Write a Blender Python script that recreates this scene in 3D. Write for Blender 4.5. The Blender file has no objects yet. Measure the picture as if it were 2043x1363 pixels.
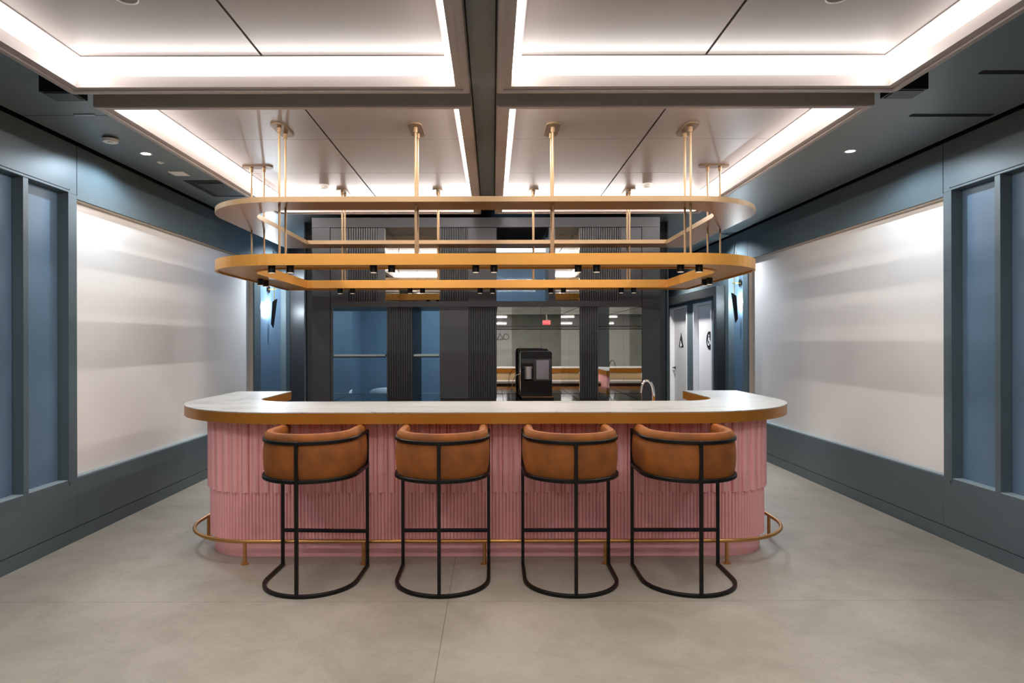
import bpy, bmesh, math, random
from mathutils import Vector, Matrix
random.seed(4)
S = bpy.context.scene
COL = S.collection
PI = math.pi
F = 1320.0           # focal length in pixels of the 2043 wide frame
CX, CY, H = 983.0, 681.5, 1.55

# ------------------------------------------------------------------ materials
def srgb(r, g, b):
    f = lambda c: (c/255/12.92) if c/255 <= .04045 else ((c/255+.055)/1.055)**2.4
    return (f(r), f(g), f(b), 1)
def mat(name, col, rough=.5, metal=0, noise=0, nscale=6, bump=0, bscale=60, spec=None, emit=None, estr=0, coat=0):
    m = bpy.data.materials.new(name); m.use_nodes = True
    nt = m.node_tree; b = nt.nodes['Principled BSDF']
    b.inputs['Base Color'].default_value = col
    b.inputs['Roughness'].default_value = rough
    b.inputs['Metallic'].default_value = metal
    if spec is not None: b.inputs['Specular IOR Level'].default_value = spec
    if coat: b.inputs['Coat Weight'].default_value = coat
    if emit:
        b.inputs['Emission Color'].default_value = emit
        b.inputs['Emission Strength'].default_value = estr
    tc = nt.nodes.new('ShaderNodeTexCoord')
    if noise:
        n = nt.nodes.new('ShaderNodeTexNoise'); n.inputs['Scale'].default_value = nscale
        n.inputs['Detail'].default_value = 6
        nt.links.new(tc.outputs['Object'], n.inputs['Vector'])
        r = nt.nodes.new('ShaderNodeMapRange')
        r.inputs[1].default_value = .3; r.inputs[2].default_value = .7
        r.inputs[3].default_value = 1-noise; r.inputs[4].default_value = 1+noise
        nt.links.new(n.outputs['Fac'], r.inputs[0])
        x = nt.nodes.new('ShaderNodeVectorMath'); x.operation = 'SCALE'
        x.inputs[0].default_value = col[:3]
        nt.links.new(r.outputs[0], x.inputs['Scale'])
        nt.links.new(x.outputs[0], b.inputs['Base Color'])
    if bump:
        n = nt.nodes.new('ShaderNodeTexNoise'); n.inputs['Scale'].default_value = bscale
        n.inputs['Detail'].default_value = 4
        nt.links.new(tc.outputs['Object'], n.inputs['Vector'])
        bp = nt.nodes.new('ShaderNodeBump'); bp.inputs['Strength'].default_value = bump
        bp.inputs['Distance'].default_value = .01
        nt.links.new(n.outputs['Fac'], bp.inputs['Height'])
        nt.links.new(bp.outputs[0], b.inputs['Normal'])
    return m

M = {}
M['teal'] = mat('teal_wall_paint', srgb(78, 90, 94), .42, noise=.05, nscale=3, bump=.05, bscale=300)
M['ceil'] = mat('dark_teal_ceiling', srgb(106, 117, 120), .4, noise=.05, nscale=2, bump=.04, bscale=300)
M['blue'] = mat('blue_wall_panel', srgb(86, 108, 128), .4, noise=.05, nscale=4, bump=.05, bscale=300)
M['white_panel'] = mat('white_glass_board', srgb(224, 217, 211), .28, noise=.02, nscale=2)
M['tan'] = mat('tan_reveal', srgb(190, 176, 160), .6)
M['ledge'] = mat('pale_ledge', srgb(150, 165, 170), .4)
M['coffer'] = mat('warm_white_frame', srgb(166, 155, 150), .5)
M['cofferside'] = mat('taupe_frame_side', srgb(172, 160, 154), .55)
M['cpanel'] = mat('brushed_ceiling_panel', srgb(130, 119, 114), .36, noise=.03, nscale=3)
M['black'] = mat('black_metal', srgb(12, 9, 7), .42, metal=.0, noise=.2, nscale=20, spec=.3)
M['blackgloss'] = mat('gloss_black', srgb(20, 20, 20), .2)
M['void'] = mat('matt_black', srgb(9, 9, 10), .9)
M['gold'] = mat('gold_paint', srgb(191, 134, 58), .38, metal=.45, noise=.03, nscale=5)
M['goldup'] = mat('champagne_gold', srgb(146, 118, 86), .36, metal=.5, noise=.03, nscale=5)
M['golddark'] = mat('gold_band', srgb(176, 112, 36), .36, metal=.4, noise=.04, nscale=5)
M['rod'] = mat('champagne_rod', srgb(138, 110, 80), .42, metal=.6)
M['bronze'] = mat('bronze_plate', srgb(104, 82, 58), .45, metal=.5)
M['brass'] = mat('brass_tube', srgb(196, 142, 84), .32, metal=.8)
M['brasslight'] = mat('polished_brass', srgb(220, 190, 110), .25, metal=.9)
M['pink'] = mat('pink_plaster', srgb(240, 173, 171), .62, noise=.04, nscale=8)
M['velvet'] = mat('tan_velvet', srgb(126, 67, 4), .75, noise=.35, nscale=7, bump=.2, bscale=200)
M['velvet'].node_tree.nodes['Principled BSDF'].inputs['Sheen Weight'].default_value = .12
M['velvet'].node_tree.nodes['Principled BSDF'].inputs['Sheen Tint'].default_value = srgb(230, 140, 60)
M['char'] = mat('charcoal_panel', srgb(51, 52, 56), .36, noise=.08, nscale=5, bump=.05, bscale=200)
M['chardark'] = mat('charcoal_fluted', srgb(47, 48, 51), .42)
M['maple'] = mat('pale_maple', srgb(205, 178, 138), .5, noise=.08, nscale=3)
M['brown'] = mat('brown_cabinet', srgb(95, 68, 52), .5)
M['stone'] = mat('plain_white_stone', srgb(225, 222, 218), .3)
M['chrome'] = mat('chrome', (.85, .85, .87, 1), .06, metal=1)
M['steel'] = mat('brushed_steel', (.55, .54, .52, 1), .3, metal=.9)
M['door'] = mat('white_door_paint', srgb(205, 203, 204), .45)
M['whiteplastic'] = mat('white_plastic', srgb(225, 222, 216), .4)
M['chairwhite'] = mat('white_shell', srgb(225, 230, 238), .4)
M['signblack'] = mat('sign_black', srgb(18, 18, 18), .45)
M['signwhite'] = mat('sign_white', srgb(235, 235, 235), .5)
M['machine'] = mat('machine_black', srgb(13, 12, 11), .35, spec=.25)
M['machinegrey'] = mat('machine_grey', srgb(46, 46, 45), .35)
M['screen'] = mat('screen_grey', srgb(140, 134, 140), .3)
M['concrete'] = mat('concrete_wall', srgb(165, 168, 160), .7, noise=.15, nscale=2)
M['greywall'] = mat('light_grey_wall', srgb(215, 216, 214), .6)
M['red'] = mat('red_sign', srgb(210, 30, 40), .4, emit=srgb(255, 40, 50), estr=2.5)
M['grille'] = mat('dark_grille', srgb(52, 58, 62), .5)
def emitm(name, col, s):
    m = mat(name, (.8, .8, .8, 1), .5, emit=col, estr=s); return m
M['cove'] = emitm('lit_cove_diffuser', srgb(255, 244, 240), 2.6)
M['down'] = emitm('downlight_lens', srgb(225, 238, 255), 30)
M['scl'] = emitm('sconce_diffuser', srgb(225, 240, 255), 45)
M['lin'] = emitm('linear_lamp', srgb(250, 250, 255), 9)
M['led'] = emitm('spotlight_lens', srgb(255, 225, 190), .5)
# mirror, slightly smoked; the tile joints are cut in the mesh
M['mirror'] = mat('smoked_mirror', (.74, .73, .70, 1), .015, metal=1)
g = bpy.data.materials.new('clear_glass'); g.use_nodes = True
nt = g.node_tree; nt.nodes.remove(nt.nodes['Principled BSDF'])
tr = nt.nodes.new('ShaderNodeBsdfTransparent'); tr.inputs[0].default_value = (.86, .93, .95, 1)
gl = nt.nodes.new('ShaderNodeBsdfGlossy'); gl.inputs['Roughness'].default_value = .02
fr = nt.nodes.new('ShaderNodeFresnel'); fr.inputs[0].default_value = 1.22
mx = nt.nodes.new('ShaderNodeMixShader')
nt.links.new(fr.outputs[0], mx.inputs[0]); nt.links.new(tr.outputs[0], mx.inputs[1]); nt.links.new(gl.outputs[0], mx.inputs[2])
nt.links.new(mx.outputs[0], nt.nodes['Material Output'].inputs[0])
M['glass'] = g

def floor_mat():
    m = mat('polished_concrete', srgb(182, 174, 164), .42)
    nt = m.node_tree; b = nt.nodes['Principled BSDF']; L = nt.links
    tc = nt.nodes.new('ShaderNodeTexCoord')
    def noise(scale, detail=6, rough=.55, dist=0):
        n = nt.nodes.new('ShaderNodeTexNoise'); n.inputs['Scale'].default_value = scale
        n.inputs['Detail'].default_value = detail; n.inputs['Roughness'].default_value = rough
        n.inputs['Distortion'].default_value = dist
        L.new(tc.outputs['Object'], n.inputs['Vector']); return n.outputs['Fac']
    def ramp(src, stops):
        r = nt.nodes.new('ShaderNodeValToRGB'); e = r.color_ramp.elements
        while len(e) < len(stops): e.new(.5)
        for el, (p, c) in zip(e, stops): el.position = p; el.color = c
        L.new(src, r.inputs[0]); return r.outputs[0]
    def mul(a, c, fac=1):
        x = nt.nodes.new('ShaderNodeMix'); x.data_type = 'RGBA'; x.blend_type = 'MULTIPLY'
        x.inputs[0].default_value = fac; L.new(a, x.inputs[6]); L.new(c, x.inputs[7]); return x.outputs[2]
    base = ramp(noise(.8, 5, .6, .6), [(.3, srgb(151, 142, 128)), (.5, srgb(163, 153, 138)), (.7, srgb(172, 162, 148))])
    patches = ramp(noise(2.2, 8, .65, 1.2), [(.35, (.86, .855, .84, 1)), (.55, (1, 1, 1, 1)), (.75, (1.0, 1.0, 1.0, 1))])
    speck = ramp(noise(45, 3, .6), [(.3, (.93, .93, .93, 1)), (.5, (1, 1, 1, 1))])
    fine = ramp(noise(9, 10, .7, .3), [(.3, (.93, .925, .92, 1)), (.6, (1, 1, 1, 1))])
    # thin irregular cracks
    v = nt.nodes.new('ShaderNodeTexVoronoi'); v.feature = 'DISTANCE_TO_EDGE'; v.inputs['Scale'].default_value = .42
    add = nt.nodes.new('ShaderNodeVectorMath'); add.operation = 'ADD'
    nn = nt.nodes.new('ShaderNodeTexNoise'); nn.inputs['Scale'].default_value = 2.5; nn.inputs['Detail'].default_value = 6
    L.new(tc.outputs['Object'], nn.inputs['Vector'])
    L.new(tc.outputs['Object'], add.inputs[0]); L.new(nn.outputs['Color'], add.inputs[1]); L.new(add.outputs[0], v.inputs['Vector'])
    crack = ramp(v.outputs['Distance'], [(.0, (.9, .89, .88, 1)), (.004, (1, 1, 1, 1))])
    c = mul(mul(mul(mul(base, patches), speck), fine), crack)
    # saw cut joints: x = -0.27, x = 3.0, y = 3.946 and further ones every 3.3 m
    sx = nt.nodes.new('ShaderNodeSeparateXYZ'); L.new(tc.outputs['Object'], sx.inputs[0])
    def joint(out, pos, pitch, w):
        a = nt.nodes.new('ShaderNodeMath'); a.operation = 'SUBTRACT'; L.new(out, a.inputs[0]); a.inputs[1].default_value = pos - pitch/2
        p = nt.nodes.new('ShaderNodeMath'); p.operation = 'FLOORED_MODULO'; L.new(a.outputs[0], p.inputs[0]); p.inputs[1].default_value = pitch
        s = nt.nodes.new('ShaderNodeMath'); s.operation = 'SUBTRACT'; L.new(p.outputs[0], s.inputs[0]); s.inputs[1].default_value = pitch/2
        ab = nt.nodes.new('ShaderNodeMath'); ab.operation = 'ABSOLUTE'; L.new(s.outputs[0], ab.inputs[0])
        g = nt.nodes.new('ShaderNodeMath'); g.operation = 'GREATER_THAN'; L.new(ab.outputs[0], g.inputs[0]); g.inputs[1].default_value = w
        r = nt.nodes.new('ShaderNodeMapRange'); L.new(g.outputs[0], r.inputs[0]); r.inputs[3].default_value = .45; r.inputs[4].default_value = 1
        return r.outputs[0]
    c = mul(c, joint(sx.outputs[0], -.27, 6.6, .0022)); c = mul(c, joint(sx.outputs[1], 3.946, 6.6, .002))
    L.new(c, b.inputs['Base Color'])
    r = nt.nodes.new('ShaderNodeMapRange'); L.new(noise(3, 6), r.inputs[0]); r.inputs[3].default_value = .34; r.inputs[4].default_value = .55
    L.new(r.outputs[0], b.inputs['Roughness'])
    return m
M['floor'] = floor_mat()

def marble_mat():
    m = mat('veined_white_marble', srgb(228, 224, 220), .34)
    nt = m.node_tree; b = nt.nodes['Principled BSDF']; L = nt.links
    tc = nt.nodes.new('ShaderNodeTexCoord'); mp = nt.nodes.new('ShaderNodeMapping')
    mp.inputs['Scale'].default_value = (.55, 2.6, 1); mp.inputs['Rotation'].default_value = (0, 0, .12)
    L.new(tc.outputs['Object'], mp.inputs[0])
    n = nt.nodes.new('ShaderNodeTexNoise'); n.inputs['Scale'].default_value = 1.5; n.inputs['Detail'].default_value = 7
    n.inputs['Distortion'].default_value = .7; L.new(mp.outputs[0], n.inputs['Vector'])
    r = nt.nodes.new('ShaderNodeValToRGB'); e = r.color_ramp.elements
    e.new(.5); e.new(.5)
    for el, (p, c) in zip(e, [(.485, (1, 1, 1, 1)), (.5, (.5, .5, .49, 1)), (.508, (.84, .84, .835, 1)), (.54, (1, 1, 1, 1))]): el.position = p; el.color = c
    L.new(n.outputs['Fac'], r.inputs[0])
    x = nt.nodes.new('ShaderNodeMix'); x.data_type = 'RGBA'; x.blend_type = 'MULTIPLY'; x.inputs[0].default_value = 1
    x.inputs[6].default_value = srgb(166, 163, 158); L.new(r.outputs[0], x.inputs[7]); L.new(x.outputs[2], b.inputs['Base Color'])
    return m
M['marble'] = marble_mat()

# ------------------------------------------------------------------ helpers
def off(p):
    v = Vector((0, 0, 0))
    while p: v += p.location; p = p.parent
    return v
def part(name, bm, m, parent=None, smooth=False, label=None, recalc=True):
    if recalc: bmesh.ops.recalc_face_normals(bm, faces=bm.faces)
    bmesh.ops.translate(bm, verts=bm.verts, vec=-off(parent))
    me = bpy.data.meshes.new(name); bm.to_mesh(me); bm.free()
    me.materials.append(m if not isinstance(m, str) else M[m])
    if smooth:
        for p in me.polygons: p.use_smooth = True
        try: me.set_sharp_from_angle(angle=math.radians(35))
        except Exception: pass
    o = bpy.data.objects.new(name, me); COL.objects.link(o)
    if parent: o.parent = parent
    if label: o['label'] = label
    return o
def tag(o, label, cat, group=None):
    o['label'] = label; o['category'] = cat
    if group: o['group'] = group
    return o
def thing(name, label, cat, loc=(0, 0, 0), group=None):
    o = bpy.data.objects.new(name, None); COL.objects.link(o); o.location = loc
    o.empty_display_size = .1
    return tag(o, label, cat, group)
def struct(name, bm, m, label=None, cat=None):
    o = part(name, bm, m); o['kind'] = 'structure'
    if label: o['label'] = label
    if cat: o['category'] = cat
    return o
def B(): return bmesh.new()
def box(bm, x0, x1, y0, y1, z0, z1, bev=0):
    r = bmesh.ops.create_cube(bm, size=1)
    vs = r['verts']
    bmesh.ops.scale(bm, vec=(x1-x0, y1-y0, z1-z0), verts=vs)
    bmesh.ops.translate(bm, vec=((x0+x1)/2, (y0+y1)/2, (z0+z1)/2), verts=vs)
    if bev:
        es = list({e for v in vs for e in v.link_edges})
        bmesh.ops.bevel(bm, geom=es, offset=bev, segments=2, affect='EDGES', profile=.5)
    return bm
def bx(*a, bev=0): return box(B(), *a, bev=bev)
def cyl(bm, p0, p1, r0, r1=None, n=20):
    if r1 is None: r1 = r0
    p0, p1 = Vector(p0), Vector(p1); d = p1-p0
    r = bmesh.ops.create_cone(bm, cap_ends=True, segments=n, radius1=r0, radius2=r1, depth=d.length)
    q = Vector((0, 0, 1)).rotation_difference(d.normalized()).to_matrix().to_4x4()
    bmesh.ops.transform(bm, matrix=Matrix.Translation((p0+p1)/2) @ q, verts=r['verts'])
    return bm
def sweep(bm, pts, prof, closed=False, up=Vector((0, 0, 1)), caps=True):
    """sweep a closed profile [(side, up)] along a path; side = right of travel direction"""
    pts = [Vector(p) for p in pts]; n = len(pts); rings = []
    for i, p in enumerate(pts):
        a = pts[(i-1) % n] if (closed or i > 0) else None
        c = pts[(i+1) % n] if (closed or i < n-1) else None
        d1 = (p-a).normalized() if a is not None else (c-p).normalized()
        d2 = (c-p).normalized() if c is not None else d1
        t = (d1+d2).normalized()
        u = up
        if abs(t.dot(u)) > .95: u = Vector((0, 1, 0))
        s = t.cross(u).normalized(); w = s.cross(t).normalized()
        k = 1/max(.3, math.sqrt(max(0, (1+d1.dot(d2))/2)))
        rings.append([bm.verts.new(p + s*(x*k) + w*y) for x, y in prof])
    m = len(prof); N = n if closed else n-1
    for i in range(N):
        A, C = rings[i], rings[(i+1) % n]
        for j in range(m):
            bm.faces.new((A[j], A[(j+1) % m], C[(j+1) % m], C[j]))
    if not closed and caps:
        bm.faces.new(rings[0]); bm.faces.new(rings[-1][::-1])
    return bm
def circ(r, n=10): return [(r*math.cos(2*PI*i/n), r*math.sin(2*PI*i/n)) for i in range(n)]
def sq(h, c=.25):
    k = h*(1-c)
    return [(h, -k), (h, k), (k, h), (-k, h), (-h, k), (-h, -k), (-k, -h), (k, -h)]
def upath(x0, x1, y0, y1, R, n=16):
    """back-left -> front-left corner -> front-right corner -> back-right (rounded at the front)"""
    p = [(x0, y1)]
    for i in range(n+1):
        a = PI + (PI/2)*i/n
        p.append((x0+R+R*math.cos(a), y0+R+R*math.sin(a)))
    for i in range(n+1):
        a = 1.5*PI + (PI/2)*i/n
        p.append((x1-R+R*math.cos(a), y0+R+R*math.sin(a)))
    p.append((x1, y1)); return p
def strip(bm, A, C, z0, z1, closed=False):
    """solid between two plan paths with equal counts"""
    n = len(A)
    V = [[bm.verts.new((x, y, z)) for x, y in P] for P in (A, C) for z in (z0, z1)]
    a0, a1, c0, c1 = V
    for i in range(n if closed else n-1):
        j = (i+1) % n
        for q in ((a0[i], a0[j], a1[j], a1[i]), (c0[j], c0[i], c1[i], c1[j]), (a1[i], a1[j], c1[j], c1[i]), (a0[j], a0[i], c0[i], c0[j])):
            bm.faces.new(q)
    if not closed:
        bm.faces.new((a0[0], a1[0], c1[0], c0[0])); bm.faces.new((a0[-1], c0[-1], c1[-1], a1[-1]))
    return bm
def prism(bm, poly, axis, a, b):
    """extrude polygon [(u,v)] along axis 'x','y','z' from a to b"""
    f = {'x': lambda u, v, w: (w, u, v), 'y': lambda u, v, w: (u, w, v), 'z': lambda u, v, w: (u, v, w)}[axis]
    A = [bm.verts.new(f(u, v, a)) for u, v in poly]; C = [bm.verts.new(f(u, v, b)) for u, v in poly]
    n = len(poly)
    bm.faces.new(A); bm.faces.new(C[::-1])
    for i in range(n): bm.faces.new((A[i], C[i], C[(i+1) % n], A[(i+1) % n]))
    return bm
def onz(px, py, z):      # where the sight line through a pixel meets a horizontal plane
    y = CY - (py + .0022*(px-CX)); d = (z-H)*F/y
    return (px-CX)*d/F, d
def copy_tree(o, parent=None):
    c = o.copy(); COL.objects.link(c)
    if parent: c.parent = parent
    for ch in o.children: copy_tree(ch, c)
    return c

# ------------------------------------------------------------------ room shell
XL, XR = -3.25, 3.515
CE = 3.105
YR = -7.0
struct('floor', bx(XL-.3, XR+.5, YR-.2, 15, -.1, 0), 'floor')
RD = .08    # depth of the wall recesses
def wall_side(side):
    s = -1 if side == 'left' else 1
    X = XL if side == 'left' else XR
    bm = B()
    def w(y0, y1, z0, z1, t=RD): box(bm, min(X, X+s*t), max(X, X+s*t), y0, y1, z0, z1)
    yend = 10.6 if side == 'left' else 14.2
    zt = 3.085
    wa, wb = (5.175, 9.03) if side == 'left' else (5.16, 9.12)
    na, nb = 3.22, 5.062 if side == 'left' else 5.06
    for a, b in ((YR, na-.3), (na-.3, wa), (wa+.004, wb), (wb+.004, yend)): w(a, b-.004 if b > wa-.01 and b < yend-.1 else b, 2.7, zt)
    w(YR, na, .11, 2.7)
    xa_, xb_ = sorted((X+s*.0, X+s*(RD-.004))); struct('baseboard_'+side, bx(xa_, xb_, YR, yend, 0, .104), 'teal')
    w(na, nb, .11, .49); w(nb, wa-.002, .11, 2.698)
    w(wa, wb, .11, .487); w(wa, wb, 2.673, 2.7)
    if side == 'left':
        w(wb, 9.27, .11, 2.7); w(9.27, 10.4, .11, .3); w(9.27, 10.4, 2.66, 2.7); w(10.4, yend, .11, 2.7)
    else:
        w(wb, 9.3, .11, 2.7); w(9.3, 9.86, .11, .3); w(9.3, 9.86, 2.66, 2.7); w(9.86, 10.6, .11, 2.7)
        w(10.6, 11.57, 2.2, 2.7); w(11.57, 11.96, .11, 2.7); w(11.96, 13.1, 2.2, 2.7); w(13.1, yend, .11, 2.7)
    # mullions inside the recessed window-like niche
    ys = [nb-.43-.0, ]
    k = nb
    while k > na+.3:
        k -= .43; w(k-.05, k, .49, 2.7, RD-.002); k -= .05
    o = struct('wall_'+side, bm, 'teal')
    # backing of everything
    if side == 'left': struct('wall_left_backing', bx(X-RD-.15, X-RD-.012, YR, yend, 0, 3.3), 'void')
    else: struct('wall_right_backing', bx(X+RD+.012, X+RD+.15, YR, yend, 0, 3.3), 'void')
    # blue infill panels, one per bay
    k = nb
    while k > na+.3:
        part('blue_infill_panel', bx(min(X+s*RD, X+s*(RD+.01)), max(X+s*RD, X+s*(RD+.01)), k-.43, k, .49, 2.7), 'blue', o)
        k -= .48
    a, b = (9.27, 10.4) if side == 'left' else (9.3, 9.86)
    part('blue_infill_panel', bx(min(X+s*RD, X+s*(RD+.01)), max(X+s*RD, X+s*(RD+.01)), a, b, .3, 2.66), 'blue', o)
    # slim raised bead around the niche
    e = B(); x0, x1 = sorted((X, X-s*.006))
    box(e, x0, x1, nb+.0, nb+.016, .475, 2.716); box(e, x0, x1, na, nb, 2.702, 2.716); 
    part('niche_bead', e, 'teal', o)
    e = B(); x0, x1 = sorted((X+s*.001, X-s*.0012))
    box(e, x0, x1, nb+.0165, nb+.024, .45, 2.73); box(e, x0, x1, na, nb+.016, 2.7165, 2.724); part('niche_groove', e, 'void', o)
    x0, x1 = sorted((X+s*.002, X+s*(RD-.004)))
    part('niche_sill', bx(x0, x1, na+.01, nb-.004, .491, .497), 'ledge', o)
    # black reveal between wall and ceiling
    return wa, wb, X, s
for side in ('left', 'right'):
    wa, wb, X, s = wall_side(side)
    t = thing('whiteboard_panel', 'large white wall panel set into the %s teal wall' % side, 'wall panel', (X+s*RD/2, (wa+wb)/2, .487))
    x0, x1 = sorted((X+s*(RD-.006), X+s*(RD+.01)))
    part('board', bx(x0, x1, wa, wb, .487, 2.673), 'white_panel', t)
    x0, x1 = sorted((X+s*.02, X+s*(RD-.007)))
    e = bx(x0, x1, wb-.006, wb-.001, .495, 2.666); box(e, x0, x1, wa+.001, wb-.007, 2.666, 2.672)
    part('reveal', e, 'tan', t, label='tan painted reveal around the board')
    part('ledge', bx(x0, x1, wa+.001, wb-.007, .488, .495), 'ledge', t)

# dark ceiling around the light coffers
V = 1.451; U = 1.617; ZF = H+V; ZP = H+U
rows = [(4.09, 7.54), (.42, 3.87), (-3.25, .20), (-6.92, -3.47)]
cofX = [(-2.457, -.136), (.034, 2.354)]
bm = B(); G = .03
box(bm, XL+G, cofX[0][0]+.05, YR, 14.9, CE, CE+.03); box(bm, cofX[1][1]-.05, XR-G, YR, 14.9, CE, CE+.03)
box(bm, cofX[0][1]-.05, cofX[1][0]+.05, YR, 7.5, CE, CE+.03)
prev = 7.5
for (a, b) in rows:
    if prev == 7.5: box(bm, cofX[0][0]+.05, cofX[1][1]-.05, 7.5, 14.9, CE, CE+.03)
    else:
        for x0, x1 in cofX: box(bm, x0+.05, x1-.05, b-.03, prev+.03, CE, CE+.03)
    prev = a
struct('ceiling', bm, 'ceil')
struct('ceiling_slab', bx(XL-.25, XR+.5, YR-.2, 15, 3.3, 3.4), 'void')
# seams in the dark ceiling and between beams
bm = B()
for y in (4.53, 1.6, 7.45): box(bm, XL+G, cofX[0][0], y-.003, y+.003, CE-.0006, CE+.002)
for x in (-.125, .02): box(bm, x-.004, x+.004, -6.9, 7.5, CE-.0006, CE+.002)
struct('trim_1', bm, 'void')

# ------------------------------------------------------------------ coffers
COVE_W = 10.0
def coffer(x0, x1, y0, y1, sx, label, split=3, dim=1):
    t = thing('ceiling_light_coffer', label, 'ceiling light', ((x0+x1)/2, (y0+y1)/2, ZF), 'lit ceiling coffers')
    w = .075
    R = lambda d: [(x0+d, y0+d), (x1-d, y0+d), (x1-d, y1-d), (x0+d, y1-d)]
    part('frame', strip(strip(B(), R(.0), R(.03), ZF, ZF+.2, True), R(.0301), R(w), ZF+.012, ZF+.075, True), 'coffer', t)
    part('outer_face', strip(B(), R(-.006), R(-.0002), ZF+.004, ZF+.1, True), 'cofferside', t, label='taupe painted outer side')
    part('diffuser', strip(B(), R(w-.012), R(w), ZF+.0755, ZP+.0035, True), 'cove', t, label='glowing white light band')
    # the light strips themselves sit on the face of the band and shine down and inwards
    ex, ey = x1-x0-2*w-.02, y1-y0-2*w-.02; zc_ = ZF+.11
    for L_, px_, py_, dr in ((ex, (x0+x1)/2, y0+w+.003, (0, 1)), (ex, (x0+x1)/2, y1-w-.003, (0, -1)), (ey, x0+w+.003, (y0+y1)/2, (1, 0)), (ey, x1-w-.003, (y0+y1)/2, (-1, 0))):
        l = bpy.data.lights.new('strip', 'AREA'); l.shape = 'RECTANGLE'; l.size = L_; l.size_y = .05
        l.energy = COVE_W*L_*dim; l.spread = math.radians(150); l.color = (1, .965, .93)
        o = bpy.data.objects.new('light_strip', l); COL.objects.link(o); o.location = (px_, py_, zc_)
        dv = Vector((dr[0]*1.0, dr[1]*1.0, -1)).normalized(); ax = Vector((1, 0, 0)) if dr[0] == 0 else Vector((0, 1, 0))
        zz = -dv; yy_ = zz.cross(ax).normalized()
        o.rotation_euler = Matrix((ax, yy_, zz)).transposed().to_euler()
    i = .135
    part('diffuser', strip(B(), R(w-.012), R(i-.0065), ZP+.004, ZP+.012, True), 'cove', t, label='glowing white light band')
    part('panel_edge_trim', strip(B(), R(i-.006), R(i-.0005), ZP-.004, ZP+.02, True), 'cofferside', t)
    xs = [x0+i, sx, x1-i]; n = split
    p = B(); g = .007
    yl = y0+i; dy = (y1-i-yl)/n
    for a in range(2):
        for k in range(n):
            box(p, xs[a]+(g if a else 0), xs[a+1]-(0 if a else g), yl+k*dy+(g*.35 if k else 0), yl+(k+1)*dy-(g*.35 if k < n-1 else 0), ZP, ZP+.02)
    part('panel', p, 'cpanel', t, label='brushed grey ceiling panels')
    return t
seam = (-1.30, 1.206)
names = {0: ['lit ceiling coffer over the bar, left of the middle beam', 'lit ceiling coffer over the bar, right of the middle beam'],
         1: ['nearest lit ceiling coffer at top left of the view', 'nearest lit ceiling coffer at top right of the view'],
         2: ['lit ceiling coffer seen only mirrored, left side, nearer the bar', 'lit ceiling coffer seen only mirrored, right side, nearer the bar'],
         3: ['lit ceiling coffer seen only mirrored, left side, by the rear wall', 'lit ceiling coffer seen only mirrored, right side, by the rear wall']}
for r, (a, b) in enumerate(rows):
    for c in (0, 1): coffer(cofX[c][0], cofX[c][1], a, b, seam[c], names[r][c], dim=(1.2, .6, .36, .7)[r])

# ------------------------------------------------------------------ suspended gold ring fixture
d1 = 4.867; RX0, RX1 = -2.267, 2.151; RB = 1.496*d1
rw = .064*d1
fx = thing('suspended_ring_light', 'two tier gold rounded ring frame hung over the bar on thin rods', 'pendant light', (-.055, 6.0, 2.11))
def ring_paths(i=0):
    o = upath(RX0+i, RX1-i, d1+i, RB-i, .67-i); inn = upath(RX0+rw-i, RX1-rw+i, d1+rw-i, RB-rw+i, .38+i)
    return o, inn
zl0, zl1 = H+153.5*d1/F, H+176.2*d1/F
zu0, zu1 = H+279.4*d1/F, H+290.2*d1/F
o_, i_ = ring_paths()
# lower tier: channel section (side cheeks and a slightly recessed soffit)
lo = B(); t_ = .022
oo = upath(RX0+t_, RX1-t_, d1+t_, RB-t_, .67-t_); ii = upath(RX0+rw-t_, RX1-rw+t_, d1+rw-t_, RB-rw+t_, .38+t_)
strip(lo, o_, oo, zl0, zl1, True); strip(lo, ii, i_, zl0, zl1, True); strip(lo, oo, ii, zl0+.012, zl1-.004, True)
part('lower_ring', lo, 'gold', fx, label='orange gold lower tier')
part('upper_ring', strip(B(), o_, i_, zu0, zu1, True), 'goldup', fx, label='pale champagne gold upper tier')
def canopy_mesh(x, y, z, L, W, along):
    n = 8; p = []
    for c, a0 in ((L/2-W/2, -PI/2), (-(L/2-W/2), PI/2)):
        for i in range(n+1):
            a = a0+PI*i/n; p.append((c+W/2*math.cos(a), W/2*math.sin(a)))
    if along == 'y': p = [(-v, u) for u, v in p]
    return prism(B(), [(x+u, y+v) for u, v in p], 'z', z-.012, z)
sc = d1/4.68
rods = []
for px in (558, 829.7, 1104, 1378.5): rods.append(((px-CX)*4.765*sc/F, 4.765*sc, 'y'))
for x in (-1.544, -.562, .424, 1.41): rods.append((x*sc, 6.80*sc, 'y'))
rods.append((-2.133*sc, 5.86*sc, 'x')); rods.append((1.906*sc, 5.86*sc, 'x'))
for x, y, al in rods:
    dx, dy = (0, .148) if al == 'y' else (.115, 0)
    if al == 'y': dx, dy = 0, (.148 if y < 6 else .13)
    c = part('canopy', canopy_mesh(x+dx/2, y+dy/2, ZP-.0005, .33 if al == 'y' else .28, .105, al), 'bronze', fx)
    for k in (0, 1):
        X, Y = x+k*dx, y+k*dy
        r = B(); cyl(r, (X, Y, zl1-.003), (X, Y, ZP-.013), .0085, n=14); cyl(r, (X, Y, ZP-.05), (X, Y, ZP-.013), .0155, n=16)
        part('rod', r, 'rod', c, smooth=True)
spots = []
for x in (-1.594, -1.46, -.859, -.728, -.121, .010, .618, .751, 1.357, 1.491): spots.append((x*sc, 4.775*sc))
for x in (-1.578, -1.449, -.854, -.724, -.129, 0, .601, .732, 1.33, 1.459): spots.append((x*sc, 6.84*sc))
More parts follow.
